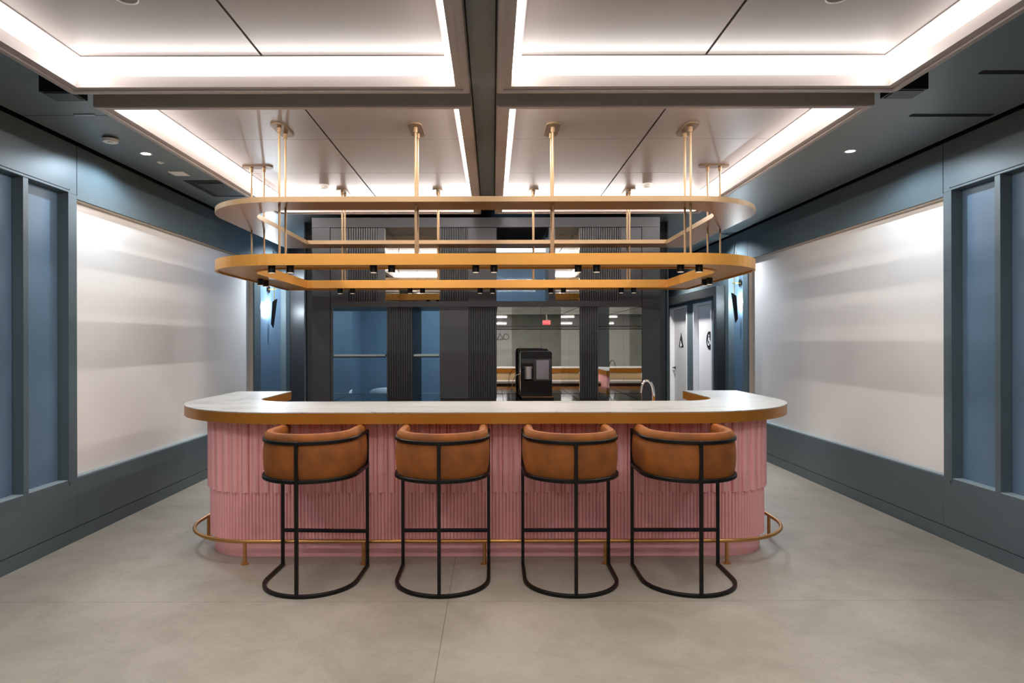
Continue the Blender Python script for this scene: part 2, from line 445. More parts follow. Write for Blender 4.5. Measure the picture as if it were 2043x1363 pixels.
for x, y in ((-2.045, 5.83), (-2.045, 5.965), (1.912, 5.83), (1.912, 5.965)): spots.append((x*sc, y*sc))
for x, y in spots:
    zb = zl0+.012
    b = B(); cyl(b, (x, y, zb-.058), (x, y, zb+.0), .0275, n=24)
    sp = part('spotlight', b, 'black', fx, smooth=True)
    b = B(); cyl(b, (x, y, zb-.0605), (x, y, zb-.0582), .022, n=20)
    part('lens', b, 'led', sp)

# ------------------------------------------------------------------ bar counter
bar = thing('bar_counter', 'pink fluted bar with white marble top and gold edge band', 'bar', (-.055, 5.4, 0))
CX0, CX1, CY0, CYB = -2.478, 2.368, 4.494, 6.44
co = upath(CX0, CX1, CY0, CYB, 1.05, 28); ci = upath(-1.96, 1.848, 5.324, CYB, .34, 28)
part('edge_band', strip(B(), co, ci, .990, 1.0635), 'golddark', bar, smooth=True, label='gold painted edge band')
part('countertop', strip(B(), co, ci, 1.0637, 1.070), 'marble', bar, label='white veined marble top')
BX0, BX1, BY0, BYB = -2.148, 2.06, 4.752, 6.36
def fine_path(x0, x1, y0, y1, R, step):
    """dense samples with outward normals along the U"""
    seg = []; L1 = y1-(y0+R); La = R*PI/2; Lf = (x1-x0)-2*R; T = 2*L1+2*La+Lf
    n = int(round(T/step)); out = []
    for i in range(n+1):
        s = T*i/n
        if s <= L1: p, nn = (x0, y1-s), (-1, 0)
        elif s <= L1+La:
            a = PI+(s-L1)/R; nn = (math.cos(a), math.sin(a)); p = (x0+R+R*nn[0], y0+R+R*nn[1])
        elif s <= L1+La+Lf: p, nn = (x0+R+(s-L1-La), y0), (0, -1)
        elif s <= L1+2*La+Lf:
            a = 1.5*PI+(s-L1-La-Lf)/R; nn = (math.cos(a), math.sin(a)); p = (x1-R+R*nn[0], y0+R+R*nn[1])
        else: p, nn = (x1, y0+R+(s-L1-2*La-Lf)), (1, 0)
        out.append((s, p, nn))
    return out, T
Tn = 2*(BYB-BY0-.38)+.38*PI+(BX1-BX0-.76)
nper = round(Tn/.075); per = Tn/nper; pf = per/3
smp, T = fine_path(BX0, BX1, BY0, BYB, .38, per/24)
def lowf(s): q = (s % pf)/pf*2-1; return .0125*math.sqrt(max(0, 1-q*q))
def upf(s):
    q = s % per
    if q < 2*pf: w = q/(2*pf)*2-1; return .009+.021*math.sqrt(max(0, 1-w*w))
    return lowf(q-2*pf)
bm = B(); zb0, zs, zb1 = .126, .471, .989
rowsv = []
for s, p, n in smp:
    a, u = lowf(s), upf(s)
    P = lambda h, z: bm.verts.new((p[0]+n[0]*h, p[1]+n[1]*h, z))
    rowsv.append((P(-.006, zb0), P(a, zb0), P(a, zs), P(u, zs), P(u, zb1), P(-.006, zb1)))
for A, C in zip(rowsv, rowsv[1:]):
    for k in range(6): bm.faces.new((A[k], C[k], C[(k+1) % 6], A[(k+1) % 6]))
bm.faces.new(rowsv[0]); bm.faces.new(rowsv[-1][::-1])
part('fluted_cladding', bm, 'pink', bar)
po = upath(BX0+.02, BX1-.02, BY0+.022, BYB, .36, 20); pi_ = upath(-1.99, 1.87, 5.29, BYB, .3, 20)
part('plinth', strip(B(), po, pi_, 0, .1255), 'pink', bar, smooth=True)
po = upath(BX0+.008, BX1-.008, BY0+.008, BYB-.001, .372, 20)
part('carcass', strip(B(), po, pi_, .126, .9895), 'pink', bar)
part('back_fascia', bx(-1.68, 1.56, 5.2905, 5.2985, .861, .985), 'maple', bar)
for x0, x1 in ((BX0-.01, -1.985), (1.865, BX1+.01)): part('end_panel', bx(x0, x1, BYB+.001, BYB+.02, 0, .989), 'pink', bar)
part('work_surface', bx(-1.985, 1.865, 5.30, 5.78, .825, .86), 'stone', bar)
part('under_cabinet', bx(-1.98, 1.86, 5.30, 5.72, .0, .824), 'brown', bar)
# foot rail
RY = 4.613; rz = .159
fo = upath(-2.28, 2.20, RY, 5.36, .56, 18)
fr = part('foot_rail', sweep(B(), [(x, y, rz) for x, y in fo], circ(.0135, 12)), 'brass', bar, smooth=True, label='brass tube foot rail')
posts = [(-1.731, RY), (-.903, RY), (-.06, RY), (.783, RY), (1.629, RY), (-2.28, 5.30), (2.20, 5.28)]
for x, y in posts:
    b = B(); cyl(b, (x, y, .004), (x, y, rz-.008), .0125, n=14); cyl(b, (x, y, 0), (x, y, .005), .028, n=20)
    part('post', b, 'brass', fr, smooth=True)

# ------------------------------------------------------------------ bar stools
SR, SL = .2955, .278
def su(r, yl, n=20, z=0):   # U from front-left round the back to front-right
    p = [(-r, yl, z)]
    if yl > .1: p += [(-r, yl*.5, z)]
    for i in range(n+1):
        a = PI+PI*i/n; p.append((r*math.cos(a), r*math.sin(a), z))
    if yl > .1: p += [(r, yl*.5, z)]
    p.append((r, yl, z)); return p
st = thing('bar_stool', '', 'bar stool', (0, 0, 0), 'bar stools')
part('base_ring', sweep(B(), su(SR, SL+.01, z=.0115), sq(.0112)), 'black', st)
part('seat_rail', sweep(B(), su(SR, SL+.01, z=.703), sq(.012)), 'black', st)
part('top_rail', sweep(B(), su(SR-.001, SL+.01, z=.936), sq(.0105)), 'black', st)
for x, y in ((-SR, SL), (SR, SL), (0, -SR-.004)):
    part('leg', bx(x-.0105, x+.0105, y-.0105, y+.0105, .022 if y < 0 else .0, .945, bev=.002), 'black', st)
part('stretcher', bx(-SR+.01, SR-.01, SL-.011, SL+.011, .237, .26, bev=.002), 'black', st)
prof = [(0, .714), (.010, .75), (.014, .80), (.014, .86), (.009, .905), (.001, .93), (.006, .952), (.002, .972), (-.012, .986), (-.03, .989), (-.047, .982), (-.056, .965), (-.055, .94), (-.05, .90), (-.05, .714)]
b = sweep(B(), su(SR-.008, SL-.025, 28), [(x, z) for x, z in prof])
part('backrest', b, 'velvet', st, smooth=True)
# seat cushion: D shape with soft edge
b = B(); lay = [(.0, .716), (.012, .716), (.012, .77), (.004, .785), (-.02, .795), (-.08, .80)]
rr = SR-.008-.052-.012; rings = []
for o_s, z in lay[1:]:
    rings.append([b.verts.new(v) for v in su(rr+o_s-.001, SL-.03+min(0, o_s), 24, z)])
for A, C in zip(rings, rings[1:]):
    for i in range(len(A)): j = (i+1) % len(A); b.faces.new((A[i], A[j], C[j], C[i]))
b.faces.new(rings[0]); b.faces.new(rings[-1])
part('seat_cushion', b, 'velvet', st, smooth=True)
labels = ['leftmost tan velvet bar stool, under the left end of the counter',
          'second tan velvet bar stool from the left',
          'third tan velvet bar stool from the left, below the drinks machine',
          'rightmost tan velvet bar stool, below the chrome tap side of the bar']
for i, (x, a) in enumerate(((-1.172, -2.6), (-.326, 0), (.500, 0), (1.254, 0))):
    o = st if i == 0 else copy_tree(st)
    o.location = (x, 4.2855, 0); o.rotation_euler.z = math.radians(a); o['label'] = labels[i]

# ------------------------------------------------------------------ back bar unit
DU = 7.55; K = DU/F; DM = 8.62
def UX(px): return (px-CX)*K
def UZ(py): return H-(py-CY)*K
ux0, ux1 = UX(622.8), UX(1317)
zt, zot, zob, zlt, zc = UZ(434), UZ(454), UZ(601), UZ(612), .87
bb = thing('back_bar_unit', 'charcoal fluted back bar wall unit with mirrored and glazed openings', 'wall unit', ((ux0+ux1)/2, 8.05, 0))
T0 = DU; T1 = DU+.03
def panelbox(a, b, z0, z1, name='plain_panel', y1=T1, m='char'):
    part(name, bx(UX(a)+.0015, UX(b)-.0015, T0+.002, y1, z0, z1), m, bb)
def fluted(a, b, z0, z1):
    x0, x1 = UX(a), UX(b); bm = B(); n = max(6, round((x1-x0)/.0262)); w = (x1-x0)/n
    poly = [(x0, T1)]
    for i in range(n):
        c = x0+i*w
        poly += [(c+.001, T0+.02), (c+w*.18, T0+.02), (c+w*.3, T0+.003), (c+w*.7, T0), (c+w*.88, T0+.003), (c+w*.999, T0+.02)]
    poly += [(x1, T1)]
    bm = B()
    top = [bm.verts.new((x, y, z1)) for x, y in poly]; bot = [bm.verts.new((x, y, z0)) for x, y in poly]
    k = len(poly)
    for i in range(k): bm.faces.new((bot[i], bot[(i+1) % k], top[(i+1) % k], top[i]))
    bm.faces.new(top); bm.faces.new(bot[::-1])
    part('fluted_panel', bm, 'chardark', bb)
# header, middle rail and end panels
part('header', bx(ux0, ux1, DU-.004, DM-.02, zot+.004, zt), 'char', bb)
part('soffit_blackout', bx(UX(991)+.01, UX(1095)-.01, DU+.04, DM-.04, zot-.002, zot+.0035), 'void', bb)  # added black sheet, keeps the blue room's reflection off the header underside
part('middle_rail', bx(UX(659)+.004, UX(1281)-.004, DU-.003, DM-.03, zlt, zob), 'char', bb)
part('end_panel', bx(ux0, UX(659)-.003, DU, DM-.02, 0, zot+.002), 'char', bb)
part('end_panel', bx(UX(1281)+.003, ux1, DU, DM-.02, 0, zot+.002), 'char', bb)
z0, z1 = zob+.002, zot-.003
panelbox(659.5, 695.8, z0, z1); fluted(696, 753, z0, z1); panelbox(753, 767.8, z0, z1)
fluted(877, 933.7, z0, z1); panelbox(933.7, 991, z0, z1); panelbox(1095, 1108.5, z0, z1)
fluted(1157.5, 1239, z0, z1); panelbox(1239, 1280.5, z0, z1)
z0, z1 = zc+.03, zlt-.002
fluted(770.9, 822.5, z0, z1); panelbox(877, 935, z0, z1); fluted(935, 991, z0, z1); fluted(1157.5, 1194, z0, z1)
# solid piers behind the facing panels
def pier(a, b, z0, z1, yb, m='chardark'):
    part('pier', bx(UX(a)+.006, UX(b)-.006, T1+.001, yb, z0, z1), m, bb)
yu = DU*1.074
z0, z1 = zob+.002, zot-.003
pier(659.5, 767.8, z0, z1, yu); pier(877, 991, z0, z1, DM-.03); pier(1095, 1108.5, z0, z1, yu); pier(1157.5, 1280.5, z0, z1, yu)
z0, z1 = zc+.002, zlt-.002
pier(770.9, 822.5, z0, z1, DM-.03); pier(877, 991, z0, z1, DM-.03); pier(1157.5, 1194, z0, z1, DM-.03)
# mirrors (tiled: thin dark joints left between the sheets)
def tiles(fn, a0, a1, z0, z1, nx, nz, g=.0022):
    bm = B()
    for i in range(nx):
        for j in range(nz):
            fn(bm, a0+(a1-a0)*i/nx+g/2, a0+(a1-a0)*(i+1)/nx-g/2, z0+(z1-z0)*j/nz+g/2, z0+(z1-z0)*(j+1)/nz-g/2)
    return bm
def mback(a, b, z0, z1, y, nx=1, nz=1):
    part('mirror', tiles(lambda bm, p, q, r, s: box(bm, p, q, y-.006, y, r, s), UX(a) if abs(y-yu) < .001 else UX(a), UX(b), z0, z1, nx, nz), 'mirror', bb)
def mside(px, z0, z1, y0, y1, d, ny=1, nz=1):
    x = UX(px); x0, x1 = sorted((x, x+d*.005))
    part('side_mirror', tiles(lambda bm, p, q, r, s: box(bm, x0, x1, p, q, r, s), y0, y1, z0, z1, ny, nz), 'mirror', bb)
mback(767.8, 877, zob+.002, zot+.003, yu+.006, 2, 1)
mside(767.8, zob+.002, zot-.003, T1+.004, yu-.004, 1, 2, 1)
mback(1108.5, 1157.5, zob+.002, zot+.003, yu+.006)
mside(1157.5, zob+.002, zot-.003, T1+.004, yu-.004, -1, 2, 1)
mback(991, 1194, zc+.002, zlt-.002, DM-.012, 2, 1)
mback(1194, 1281, zc+.002, zlt-.002, DM-.012)
mside(1157.5, zc+.002, zlt-.002, T1+.004, DM-.02, -1, 2, 1)
mside(1281, zc+.002, zlt-.002, T0+.01, DM-.02, -1, 2, 1)
# soffit mirrors of the lower niches
for a, b in ((991, 1157), (1194, 1280)):
    part('soffit_mirror', bx(UX(a)+.01, UX(b)-.01, T1+.02, DM-.03, zlt-.006, zlt-.001), 'mirror', bb)
# side glass of left openings
part('side_lining', bx(UX(662.6), UX(662.6)+.005, T1, DM-.03, zc+.002, zlt-.002), 'mirror', bb)
part('plain_panel', bx(UX(659.5), UX(662.4), T0, DM-.03, zc+.002, zlt-.002), 'char', bb)
# shelves
zs1, zs2 = H-25.5*(DU+.05)/F, H+30*(DU+.05)/F
for a, b in ((662.9, 768.5), (823, 876.6)):
    s_ = part('shelf', bx(UX(a)+.006, UX(b)-.004, DU+.035, DU+.30, zs1-.02, zs1), 'ledge', bb, label='pale metal shelf')
    part('shelf_edge', bx(UX(a)+.006, UX(b)-.004, DU+.035, DU+.06, zs1-.034, zs1-.0205), 'black', s_)
for a, b in ((991.5, 1156), (1194.8, 1279.5)):
    part('shelf', bx(UX(a)+.004, UX(b)-.006, DU+.035, DU+.30, zs2-.006, zs2+.002), 'blackgloss', bb, label='dark glass shelf')
# counter top of the back bar
m_ = mat('black_tile', srgb(30, 30, 30), .07)
t = thing('back_counter', 'dark glossy tiled counter along the back bar openings', 'counter', ((ux0+ux1)/2, 7.95, 0))
bm = B(); nx = 9; X0, X1 = UX(659)+.01, UX(1281)-.01
part('base_cabinet', bx(X0, X1, 7.32, DM-.03, 0, zc-.024), 'char', t)
for i in range(nx):
    for j in range(3):
        yy = (7.26, 7.70, 8.14, DM-.032)
        box(bm, X0+(X1-X0)*i/nx+.002, X0+(X1-X0)*(i+1)/nx-.002, yy[j]+.002, yy[j+1]-.002, zc-.0225, zc)
part('tile_top', bm, m_, t)

# partition wall behind the unit, with glazed openings, and the blue room beyond
PX0, PX1 = -2.45, 2.286
bm = B(); y0, y1 = DM, DM+.12
box(bm, PX0, UX(640), y0, y1, 0, CE); box(bm, UX(1290), PX1, y0, y1, 0, CE)
gx0, gx1 = UX(640), UX(905)      # lower glazing
ug0, ug1 = UX(985)-.02, UX(1102)+.05   # upper glazing (px at the unit face)
box(bm, gx0, gx1, y0, y1, 0, zc); box(bm, gx0, gx1, y0, y1, zlt+.05, CE)
box(bm, gx1, UX(1290), y0, y1, 0, zlt+.05)
box(bm, gx1, ug0, y0, y1, zlt+.05, CE); box(bm, ug1, UX(1290), y0, y1, zlt+.05, CE)
box(bm, ug0, ug1, y0, y1, CE-.03, CE)
struct('wall_back', bm, 'char')
o = struct('window_1', bx(gx0+.001, gx1-.001, DM+.05, DM+.058, zc+.001, zlt+.049), 'glass')
o = struct('window_2', bx(ug0+.001, ug1-.001, DM+.05, DM+.058, zlt+.051, CE-.031), 'glass')
bm = B(); box(bm, PX0, PX0+.06, y1, 12.0, 0, CE-.001); box(bm, PX1-.06, PX1, y1, 12.0, 0, CE-.001)
struct('wall_inner', bm, 'blue')
bm = bx(PX0+.06, PX1-.06, 12.0, 12.1, 0, CE-.001); struct('wall_far', bm, 'blue')
struct('wall_end_left', bx(XL-.1, PX0-.001, 10.6, 10.7, 0, CE-.001), mat('gloss_charcoal', srgb(40, 40, 42), .3))
struct('wall_end_right', bx(PX1+.001, XR+.15, 14.2, 14.3, 0, 3.3), 'char')
# half-round end trims of the partition
bm = B(); cyl(bm, (PX0+.014, DM-.014, 0), (PX0+.014, DM-.014, CE-.002), .014, n=16); struct('trim_2', bm, 'teal')
bm = B(); cyl(bm, (PX1-.014, DM-.014, 0), (PX1-.014, DM-.014, CE-.002), .014, n=16); struct('trim_3', bm, 'teal')

struct('ceiling_inner', bx(PX0+.061, PX1-.061, y1+.001, 11.999, CE-.006, CE-.001), 'void')
# lamp and chair in the blue room
t = thing('linear_ceiling_light', 'bright ceiling light in the blue room behind the glass', 'ceiling light', (.2, 11.05, CE-.04))
part('housing', bx(-1.9, 1.4, 10.83, 11.27, CE-.03, CE-.0062), 'coffer', t); part('diffuser', bx(-1.88, 1.38, 10.85, 11.25, CE-.04, CE-.0305), 'lin', t)

def tub_chair(x, y, label):
    t = thing('tub_chair', label, 'chair', (x, y, 0))
    b = B(); n = 24; lays = [(.20, .43), (.30, .45), (.355, .55), (.375, .70), (.36, .80), (.345, .82), (.33, .80), (.335, .66), (.30, .52)]
    rings = []
    for r, z in lays:
        ring = []
        for i in range(n+1):
            a = -PI*.15+PI*1.3*i/n
            zz = z
            if z > .5: zz = .5+(z-.5)*(.72+.28*math.sin(max(0, min(PI, a))))
            ring.append(b.verts.new((x+r*math.cos(a), y-.1+r*math.sin(a)*-1+.1, zz)))
        rings.append(ring)
    for A, C in zip(rings, rings[1:]):
        for i in range(n): b.faces.new((A[i], A[i+1], C[i+1], C[i]))
    part('shell', b, 'chairwhite', t, smooth=True)
    b = B(); cyl(b, (x, y, .40), (x, y, .47), .31, n=28); part('seat', b, 'chairwhite', t, smooth=True)
    for dx in (-.2, .2):
        for dy in (-.2, .2): 
            b = B(); cyl(b, (x+dx*1.2, y+dy*1.2, 0), (x+dx, y+dy, .40), .012, .018, n=10); part('leg', b, 'black', t)
tub_chair(-1.66, 10.9, 'white tub chair seen through the glass behind the fluted pier')

# ------------------------------------------------------------------ drinks machine on the back counter
mc = thing('drinks_machine', 'black countertop coffee machine with grey screen and steel canister', 'coffee machine', (.51, 7.95, zc))
def rbox(x0, x1, y0, y1, z0, z1, r=.03):
    p = [(x0, z0), (x1, z0)]
    for c, a0 in (((x1-r, z1-r), 0), ((x0+r, z1-r), PI/2)):
        for i in range(7): a = a0+PI/2*i/6; p.append((c[0]+r*math.cos(a), c[1]+r*math.sin(a)))
    return prism(B(), p, 'y', y0, y1)
fy = 7.77; kk = fy/F
MX = lambda px: (px-CX)*kk
MZ = lambda py: H-(py-CY)*kk
part('body', rbox(MX(1037.5), MX(1101.5), fy+.02, fy+.40, zc+.03, MZ(701.5)), 'machine', mc, smooth=True)
part('back_shell', rbox(MX(1036.5), MX(1100), fy+.405, fy+.50, zc+.02, MZ(699)+.012), 'machine', mc, smooth=True)
part('front_trim', strip(B(), [(MX(1037.2), fy+.012), (MX(1038.4), fy+.012), (MX(1038.4), fy+.02), (MX(1037.2), fy+.02)], [(MX(1037.21), fy+.0121), (MX(1038.39), fy+.0121), (MX(1038.39), fy+.0199), (MX(1037.21), fy+.0199)], zc+.05, MZ(704.5), True), 'chrome', mc)
part('top_fascia', rbox(MX(1038.5), MX(1101), fy, fy+.019, MZ(716), MZ(702)), 'machine', mc, smooth=True)
part('control_panel', bx(MX(1064), MX(1101), fy+.002, fy+.019, MZ(760.5), MZ(716.3), bev=.002), 'machinegrey', mc)
part('screen', bx(MX(1070), MX(1095), fy-.003, fy+.0015, MZ(757), MZ(719)), 'screen', mc, label='pale grey touch screen')
part('bay_lintel', bx(MX(1040), MX(1063.8), fy+.004, fy+.019, MZ(725.5), MZ(716.3)), 'machinegrey', mc)
part('lower_fascia', bx(MX(1040), MX(1101), fy+.004, fy+.019, MZ(792), MZ(761)), 'machine', mc)
b = B(); cx_ = MX(1053.3); cyl(b, (cx_, fy-.01, MZ(756)), (cx_, fy-.01, MZ(736)), .046, n=28); cyl(b, (cx_, fy-.01, MZ(736)), (cx_, fy-.01, MZ(731.5)), .053, n=28)
cyl(b, (cx_, fy-.01, MZ(744.3)), (cx_, fy-.01, MZ(743)), .0475, n=28)
part('canister', b, 'steel', mc, smooth=True, label='brushed steel canister')
part('canister_bracket', bx(cx_-.06, cx_+.06, fy-.04, fy+.019, MZ(757.6), MZ(756.1)), 'machine', mc)
part('drip_tray', bx(MX(1041), MX(1104), fy-.06, fy+.02, zc+.001, zc+.028), 'machine', mc)
part('tray_rim', bx(MX(1040.5), MX(1104.5), fy-.062, fy+.019, zc+.0285, zc+.036), 'chrome', mc, label='chrome tray rim')
pts = []
for i in range(13):
    a = i/12; pts.append((MX(1034)-.075*math.sin(PI*a*.62)-.0*a, fy+.1, MZ(748)-(.268)*a**1.6))
pts[0] = (MX(1037.3), fy+.1, MZ(747.5))
part('hose', sweep(B(), pts, circ(.004, 8)), 'steel', mc, smooth=True)

# faucet on the working surface behind the bar top
fY = 5.62; fk = fY/F
fc = thing('tap', 'chrome arched tap standing behind the right part of the bar top', 'tap', ((1304-CX)*fk, fY, .86))
FXp = lambda px: (px-CX)*fk
FZp = lambda py: H-(py+.6-CY)*fk
path = [(1303, 830), (1303.5, 800), (1303.5, 786), (1302, 774), (1298.5, 765), (1293.5, 760), (1288.5, 759.2), (1284, 762), (1281, 768), (1279.4, 776), (1278.8, 784)]
P3 = [(FXp(a), fY, FZp(b_)) for a, b_ in path]; P3[0] = (P3[0][0], fY, .875)
bm = B(); rings = []
for i, p in enumerate(P3):
    a = Vector(P3[max(0, i-1)]); c = Vector(P3[min(len(P3)-1, i+1)]); t_ = (c-a).normalized()
    s_ = Vector((0, 1, 0)); w_ = t_.cross(s_)
    r = .0145-.006*(i/(len(P3)-1))
    rings.append([bm.verts.new(Vector(p)+s_*r*math.cos(2*PI*k/14)+w_*r*math.sin(2*PI*k/14)) for k in range(14)])
for A, C in zip(rings, rings[1:]):
    for k in range(14): bm.faces.new((A[k], A[(k+1) % 14], C[(k+1) % 14], C[k]))
bm.faces.new(rings[0]); bm.faces.new(rings[-1][::-1])
part('spout', bm, 'chrome', fc, smooth=True)
b = B(); cyl(b, (P3[0][0], fY, .8605), (P3[0][0], fY, .9), .022, .018, n=24); part('base', b, 'chrome', fc, smooth=True)
b = B(); cyl(b, (P3[0][0], fY, .89), (P3[0][0]+.05, fY, .92), .006, n=12); part('handle', b, 'chrome', fc, smooth=True)

# ------------------------------------------------------------------ wall sconces
def sconce(x, y, z, s, label):    # s = direction into the room
    t = thing('wall_sconce', label, 'wall lamp', (x, y, z))
    b = B(); cyl(b, (x+s*.001, y, z), (x+s*.018, y, z), .055, n=32); part('wall_plate', b, 'black', t, smooth=True)
    b = B(); cyl(b, (x+s*.018, y, z), (x+s*.125, y, z), .008, n=12); cyl(b, (x+s*.10, y-.012, z), (x+s*.10, y+.012, z), .013, n=12)
    part('arm', b, 'brasslight', t, smooth=True)
    b = B(); cyl(b, (x+s*.095, y, z-.2), (x+s*.095, y, z+.2), .006, n=12); part('stem', b, 'brasslight', t, smooth=True)
    for d in (-1, 1):
        b = B(); n = 14; V_ = []; zn, zf_ = z+d*.14, z+d*.575
        for (k, inset) in ((0, 0), (1, .004)):
            ring_n, ring_f = [], []
            for i in range(n+1):
                a = -PI*.5+PI*i/n      # half round, belly to the room
                sl = math.cos(a)
                for (lst, z_, r, cxo) in ((ring_n, zn+d*.05*sl*-1+d*.05, .055-inset, .085), (ring_f, zf_-d*.06*(1-sl), .03-inset, .055)):
                    lst.append(b.verts.new((x+s*(cxo+r*math.cos(a)), y+r*math.sin(a), z_)))
            V_.append((ring_n, ring_f))
        for q, (A, C) in enumerate(V_):
            for i in range(n): b.faces.new((A[i], A[i+1], C[i+1], C[i]))
        for e in (0, 1):
            A, C = V_[0][e], V_[1][e]
            for i in range(n): b.faces.new((A[i], A[i+1], C[i+1], C[i]))
        for e in (0, -1): b.faces.new((V_[0][0][e], V_[0][1][e], V_[1][1][e], V_[1][0][e]))
        sh = part('shade', b, 'black', t, smooth=True)
        b = B(); cyl(b, (x+s*.085, y, z+d*.22), (x+s*.066, y, z+d*.42), .018, .013, n=12)
        part('diffuser', b, 'scl', sh, smooth=True, label='lit white diffuser')
sconce(XL-RD, 9.80, 2.33, 1, 'black and brass wall sconce on the left blue wall panel')
sconce(XR+RD, 9.575, 2.387, -1, 'black and brass wall sconce on the right blue wall panel by the doors')

# ------------------------------------------------------------------ portal and doors on the right wall
struct('trim_4', box(box(B(), 3.38, XR-.0005, 10.0, 13.6, 2.25, 2.383), 3.38, XR-.0005, 10.0, 10.12, 0, 2.2495), mat('portal_black', srgb(20, 23, 24), .5, noise=.1, nscale=8))
def door(n, y0, y1, handle_y, hz, sign):
    e = bpy.data.objects.new('door_%d' % n, None); COL.objects.link(e); e.location = (XR+.05, (y0+y1)/2, 0)
    e['kind'] = 'structure'
    f = B(); box(f, XR-.012, XR+RD-.003, y0+.001, y0+.03, 0, 2.198); box(f, XR-.012, XR+RD-.003, y1-.03, y1-.001, 0, 2.198); box(f, XR-.012, XR+RD-.003, y0+.03, y1-.03, 2.168, 2.198)
    part('door_frame', f, 'door', e)
    part('door_leaf', bx(XR+RD-.002, XR+RD+.01, y0+.033, y1-.033, .008, 2.163), 'door', e)
    X = XR+RD-.002
    h = B(); cyl(h, (X, handle_y, hz), (X-.012, handle_y, hz), .026, n=20); cyl(h, (X-.01, handle_y, hz), (X-.05, handle_y, hz), .009, n=10)
    d = -.11 if sign == 'tri' else .0
    sweep(h, [(X-.048, handle_y+.01, hz), (X-.05, handle_y-(.11 if sign == 'tri' else .12), hz)], sq(.009))
    part('door_handle', h, 'signblack', e)
    if sign == 'disc':
        sy, sz = 10.96, 1.56
        b = B(); cyl(b, (X, sy, sz), (X-.006, sy, sz), .15, n=40); k = 1.0
    else:
        sy, sz = 12.6, 1.53
        b = prism(B(), [(sy-.15, 1.44), (sy+.15, 1.44), (sy, 1.71)], 'x', X-.006, X); k = .62
    sg = part('door_sign', b, 'signblack', e)
    xs = X-.009; gy, gz = sy, sz+(.0 if sign == 'disc' else -.035)
    g_ = B()
    def q(pts, r=.0085*k):
        sweep(g_, [(xs, gy-u*k, gz+v*k) for u, v in pts], circ(r, 8), up=Vector((1, 0, 0)))
    cyl(g_, (xs+.002, gy+.012*k, gz+.082*k), (xs-.002, gy+.012*k, gz+.082*k), .015*k, n=16)
    q([(-.012, .062), (-.008, .0), (.034, .0), (.052, -.055), (.068, -.052)])
    q([(-.01, .03), (.03, .03)], .006*k)
    q([(-.004-.0+.052*math.cos(a), -.03+.052*math.sin(a)) for a in [math.radians(110+d_*17) for d_ in range(14)]], .0065*k)
    part('wheelchair_symbol', g_, 'signwhite', sg, label='white wheelchair symbol')
door(1, 10.6, 11.57, 10.72, 1.0, 'disc')
door(2, 11.96, 13.1, 13.02, 1.03, 'tri')

# ------------------------------------------------------------------ things on the ceiling
def downlight(px, py, label):
    x, y = onz(px, py, CE)
    t = thing('recessed_downlight', label, 'downlight', (x, y, CE), 'downlights near the walls')
    R = lambda r: [(x+r*math.cos(2*PI*i/32), y+r*math.sin(2*PI*i/32)) for i in range(32)]
    part('trim_ring', strip(B(), R(.048), R(.036), CE-.005, CE-.0005, True), 'whiteplastic', t)
    b = B(); cyl(b, (x, y, CE-.003), (x, y, CE-.001), .034, n=24); part('lens', b, 'down', t)
    return x, y
dl = [downlight(292, 306, 'bright recessed downlight in the dark ceiling left of the bar'), downlight(1697, 301, 'bright recessed downlight in the dark ceiling right of the bar')]
x, y = onz(221, 275, CE)
t = thing('smoke_detector', 'round white smoke detector on the dark ceiling at left', 'smoke detector', (x, y, CE))
b = B(); cyl(b, (x, y, CE-.012), (x, y, CE-.001), .05, n=32); part('base', b, 'grille', t, smooth=True)
b = B(); cyl(b, (x, y, CE-.034), (x, y, CE-.0125), .052, .058, n=32); cyl(b, (x, y, CE-.040), (x, y, CE-.0345), .02, n=20); part('cover', b, 'whiteplastic', t, smooth=True)
for px, py, w in ((647, 369, 'left'), (1292, 366.5, 'right')):
    x, y = onz(px, py, ZP)
    t = thing('ceiling_sensor', 'small round white sensor on the ceiling panel, %s of the ring rods' % w, 'sensor', (x, y, ZP), 'sensors on the coffer panels')
    b = B(); cyl(b, (x, y, ZP-.02), (x, y, ZP-.0005), .05, n=28); cyl(b, (x, y, ZP-.036), (x, y, ZP-.0205), .034, .044, n=28); part('cover', b, 'whiteplastic', t, smooth=True)
for px, py, w in ((254, -4, 'left'), (1672, -6, 'right')):
    x, y = onz(px, py, ZP); R = lambda r: [(x+r*math.cos(2*PI*i/40), y+r*math.sin(2*PI*i/40)) for i in range(40)]
    tag(part('ceiling_speaker_ring', strip(B(), R(.052), R(.047), ZP-.006, ZP-.0005, True), 'whiteplastic'), 'thin white ring cut off by the top edge, on the top %s ceiling panel' % w, 'ceiling fitting', 'rings on the near panels')
x, y = onz(321, 323, CE)
b = B(); cyl(b, (x, y, CE-.008), (x, y, CE), .028, n=24); cyl(b, (x, y, CE-.016), (x, y, CE-.0085), .012, n=16)
tag(part('sprinkler_cover', b, 'whiteplastic', smooth=True), 'tiny white sprinkler cap between the left downlight and the white vent', 'sprinkler')
x, y = onz(358, 346, CE)
t = thing('white_vent', 'small white rectangular vent on the dark ceiling at left', 'vent', (x, y, CE))
part('plate', bx(x-.07, x+.07, y-.075, y+.075, CE-.006, CE-.0005, bev=.002), 'whiteplastic', t)
x, y = onz(170, 228.6, CE)
t = thing('strip_vent', 'thin pale strip vent on the dark ceiling seam at left', 'vent', (x, y, CE)); part('plate', bx(x-.07, x+.07, y-.012, y+.012, CE-.006, CE-.0005), 'ledge', t)
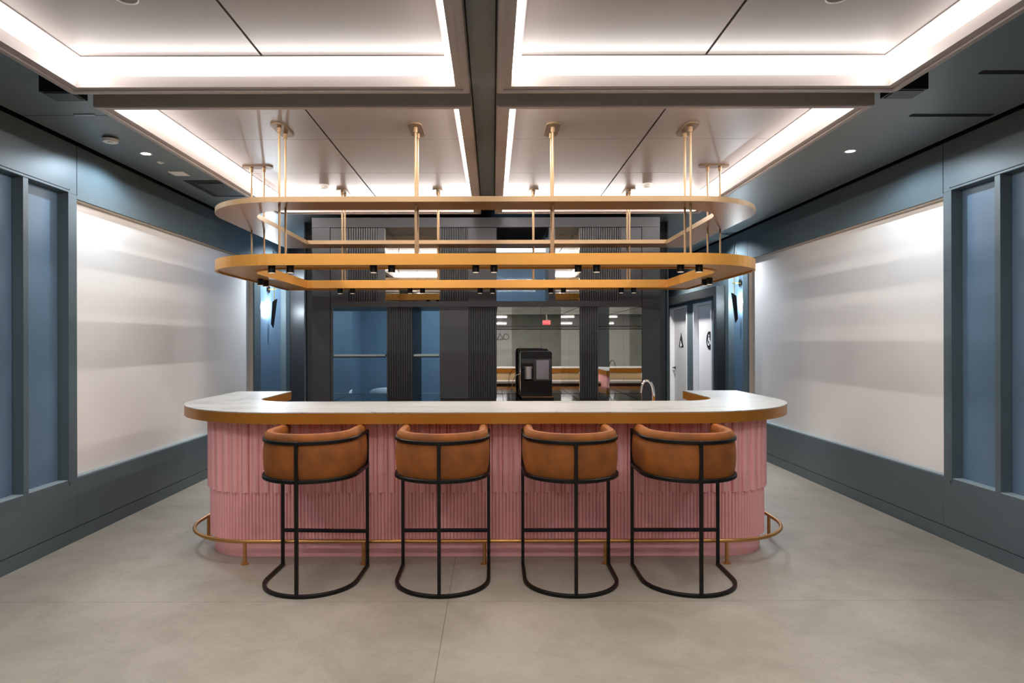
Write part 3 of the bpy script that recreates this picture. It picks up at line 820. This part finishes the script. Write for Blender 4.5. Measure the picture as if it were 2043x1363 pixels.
# black square cassette grille at left
xa, ya = onz(432, 392, CE); xb, yb = onz(345, 360, CE)
x0, x1 = -2.97, -2.50; y0, y1 = yb, ya
t = thing('air_cassette', 'black square air grille in the dark ceiling at left', 'air grille', ((x0+x1)/2, (y0+y1)/2, CE))
part('surround', strip(B(), [(x0, y0), (x1, y0), (x1, y1), (x0, y1)], [(x0+.07, y0+.07), (x1-.07, y0+.07), (x1-.07, y1-.07), (x0+.07, y1-.07)], CE-.004, CE, True), 'void', t)
b = B(); n = 24
for i in range(n):
    xx = x0+.09+(x1-x0-.18)*i/(n-1); box(b, xx-.005, xx+.005, y0+.09, y1-.09, CE-.012, CE-.006)
part('grille', b, 'grille', t); part('back_plate', bx(x0+.075, x1-.075, y0+.075, y1-.075, CE-.0055, CE-.0008), 'grille', t)
# black boxes (speakers) beside the near coffers
for px0, px1, py, w in ((110, 168, 199, 'left'), (1765, 1823, 194, 'right')):
    zz = CE-.1
    xA, yA = onz((px0+px1)/2, py, zz)
    t = thing('ceiling_speaker_box', 'small black box speaker under the ceiling beside the %s near coffer' % w, 'speaker', (xA, yA, CE))
    part('cabinet', bx(xA-.095, xA+.095, yA-.13, yA+.03, zz, CE-.0005, bev=.004), 'machine', t)
    part('grille', bx(xA-.08, xA+.08, yA-.11, yA+.01, zz-.004, zz-.0005), 'grille', t)
# slot diffusers on the right
for (px, py, L, w) in ((1900, 229, .56, 'longer slot air diffuser near the right downlight'), (2020, 143, .36, 'shorter slot air diffuser at the upper right edge')):
    x, y = onz(px, py, CE); t = thing('slot_diffuser', w, 'air diffuser', (x, y, CE))
    part('slot', bx(x-L/2, x+L/2, y-.018, y+.018, CE-.003, CE), 'void', t)
    part('lip', bx(x-L/2, x+L/2, y+.0185, y+.024, CE-.006, CE-.0005), 'grille', t)

# ------------------------------------------------------------------ rear of the room (seen in the mirrors)
struct('wall_rear', bx(XL-.1, XR+.2, YR-.1, YR, 0, 3.3), 'concrete')
struct('trim_5', bx(XL+.02, XR-.02, YR+.001, YR+1.6, 2.52, CE-.001), 'ceil')
t = tag(part('rear_screen', bx(-1.6, .70, YR+.001, YR+.03, 0, 2.51), 'greywall'), 'pale grey wall panel with outline symbols, reflected in the mirror', 'wall panel')
sg = thing('symbol_sign', 'thin black triangle and circle outline symbols reflected in the mirror', 'sign', (.36, YR+.04, 1.7))
def loop(pts, name): part(name, sweep(B(), pts, circ(.009, 8), closed=True, up=Vector((0, 1, 0))), 'signblack', sg)
yy = YR+.045
loop([(.27-.11, yy, 1.62), (.27+.11, yy, 1.62), (.27, yy, 1.83)], 'triangle')
loop([(.49+.1*math.cos(2*PI*i/28), yy, 1.72+.1*math.sin(2*PI*i/28)) for i in range(28)], 'circle')
t = thing('exit_sign', 'red lit exit sign reflected in the bar mirror', 'exit sign', (1.83, YR+1.75, 2.2))
part('housing', bx(1.70, 1.96, YR+1.72, YR+1.75, 2.12, 2.26), 'whiteplastic', t); part('red_face', bx(1.71, 1.95, YR+1.751, YR+1.757, 2.13, 2.25), 'red', t)
part('stem', bx(1.82, 1.84, YR+1.73, YR+1.74, 2.26, CE-.001), 'whiteplastic', t)
fc_ = bpy.data.curves.new('EXIT', 'FONT'); fc_.body = 'EXIT'; fc_.size = .11; fc_.extrude = .001; fc_.align_x = 'CENTER'; fc_.align_y = 'CENTER'
to = bpy.data.objects.new('lettering', fc_); COL.objects.link(to)
dg = bpy.context.evaluated_depsgraph_get(); me = bpy.data.meshes.new_from_object(to.evaluated_get(dg)); bpy.data.objects.remove(to)
me.materials.clear(); me.materials.append(M['signwhite'])
to = bpy.data.objects.new('lettering', me); COL.objects.link(to); to.parent = t
to.matrix_local = Matrix.Translation(Vector((1.83, YR+1.7585, 2.19))-t.location) @ Matrix.Rotation(PI, 4, 'Z') @ Matrix.Rotation(PI/2, 4, 'X')
for yy, z, lab in ((-4.6, 2.36, 'upper white linear lamp reflected in the mirror'), (-5.2, 2.16, 'lower white linear lamp reflected in the mirror')):
    t = thing('linear_lamp', lab, 'lamp', (-.1, yy, z), 'reflected linear lamps')
    part('body', bx(-.7, .47, yy-.04, yy+.04, z, z+.05), 'whiteplastic', t); part('diffuser', bx(-.69, .46, yy-.036, yy+.036, z-.02, z-.0005), 'lin', t)
    for xx in (-.5, .3): part('hanger', bx(xx-.003, xx+.003, yy-.003, yy+.003, z+.0505, CE-.001 if yy > -5.3 else 2.5), 'steel', t)

# ------------------------------------------------------------------ lights
def spot(x, y, z, e, col, ang, blend=.6, r=.03, tgt=None):
    l = bpy.data.lights.new('spot', 'SPOT'); l.energy = e; l.color = col; l.spot_size = math.radians(ang); l.spot_blend = blend; l.shadow_soft_size = r
    o = bpy.data.objects.new('spot_lamp', l); COL.objects.link(o); o.location = (x, y, z)
    if tgt is not None:
        o.rotation_euler = (Vector(tgt)-Vector((x, y, z))).to_track_quat('-Z', 'Y').to_euler()
    return o
cool = (.66, .84, 1.0); warm = (1, .84, .66)
for (x, y), s in zip(dl, (-1, 1)):
    spot(x, y, CE-.02, 48, cool, 160, .35, .03)
    spot(x, 1.8, CE-.02, 45, cool, 160, .35, .03)
for x, y in spots:
    spot(x, y, zl0-.06, 3.2, warm, 80, .5, .02)
for x, y, z, s_ in ((XL-RD, 9.80, 2.33, 1), (XR+RD, 9.575, 2.387, -1)):
    for d in (-1, 1):
        l = bpy.data.lights.new('sconce_bulb', 'POINT'); l.energy = 16; l.color = (.8, .92, 1); l.shadow_soft_size = .015
        o = bpy.data.objects.new('sconce_bulb', l); COL.objects.link(o); o.location = (x+s_*.05, y, z+d*.27)
# added fill spots without fixtures: blue room, door corridor, left and right sconce alcoves
spot(-.9, 10.3, CE-.06, 145, (.75, .88, 1), 150, .6, .1)
spot(2.9, 11.6, CE-.03, 290, (1, .97, .95), 140, .6, .08)
spot(-2.8, 9.7, CE-.03, 210, (.8, .9, 1), 150, .6, .05)
spot(3.1, 9.5, CE-.03, 150, (.8, .9, 1), 150, .6, .05)
w = bpy.data.worlds.new('World'); S.world = w; w.use_nodes = True
w.node_tree.nodes['Background'].inputs[0].default_value = (.5, .5, .52, 1); w.node_tree.nodes['Background'].inputs[1].default_value = .02

# ------------------------------------------------------------------ camera
cam = bpy.data.cameras.new('camera'); co_ = bpy.data.objects.new('camera', cam); COL.objects.link(co_)
cam.sensor_width = 36; cam.lens = 36*F/2043; cam.shift_x = (1021.5-CX)/2043; cam.shift_y = 0
co_.location = (0, 0, H)
co_.matrix_world = Matrix.Translation((0, 0, H)) @ Matrix.Rotation(PI/2, 4, 'X') @ Matrix.Rotation(-.0022, 4, 'Z')
cam.clip_start = .05
S.camera = co_
S.view_settings.view_transform = 'Standard'; S.view_settings.look = 'None'; S.view_settings.gamma = 1; S.view_settings.use_curve_mapping = False
S.view_settings.exposure = .34
S.cycles.max_bounces = 10; S.cycles.sample_clamp_indirect = 6
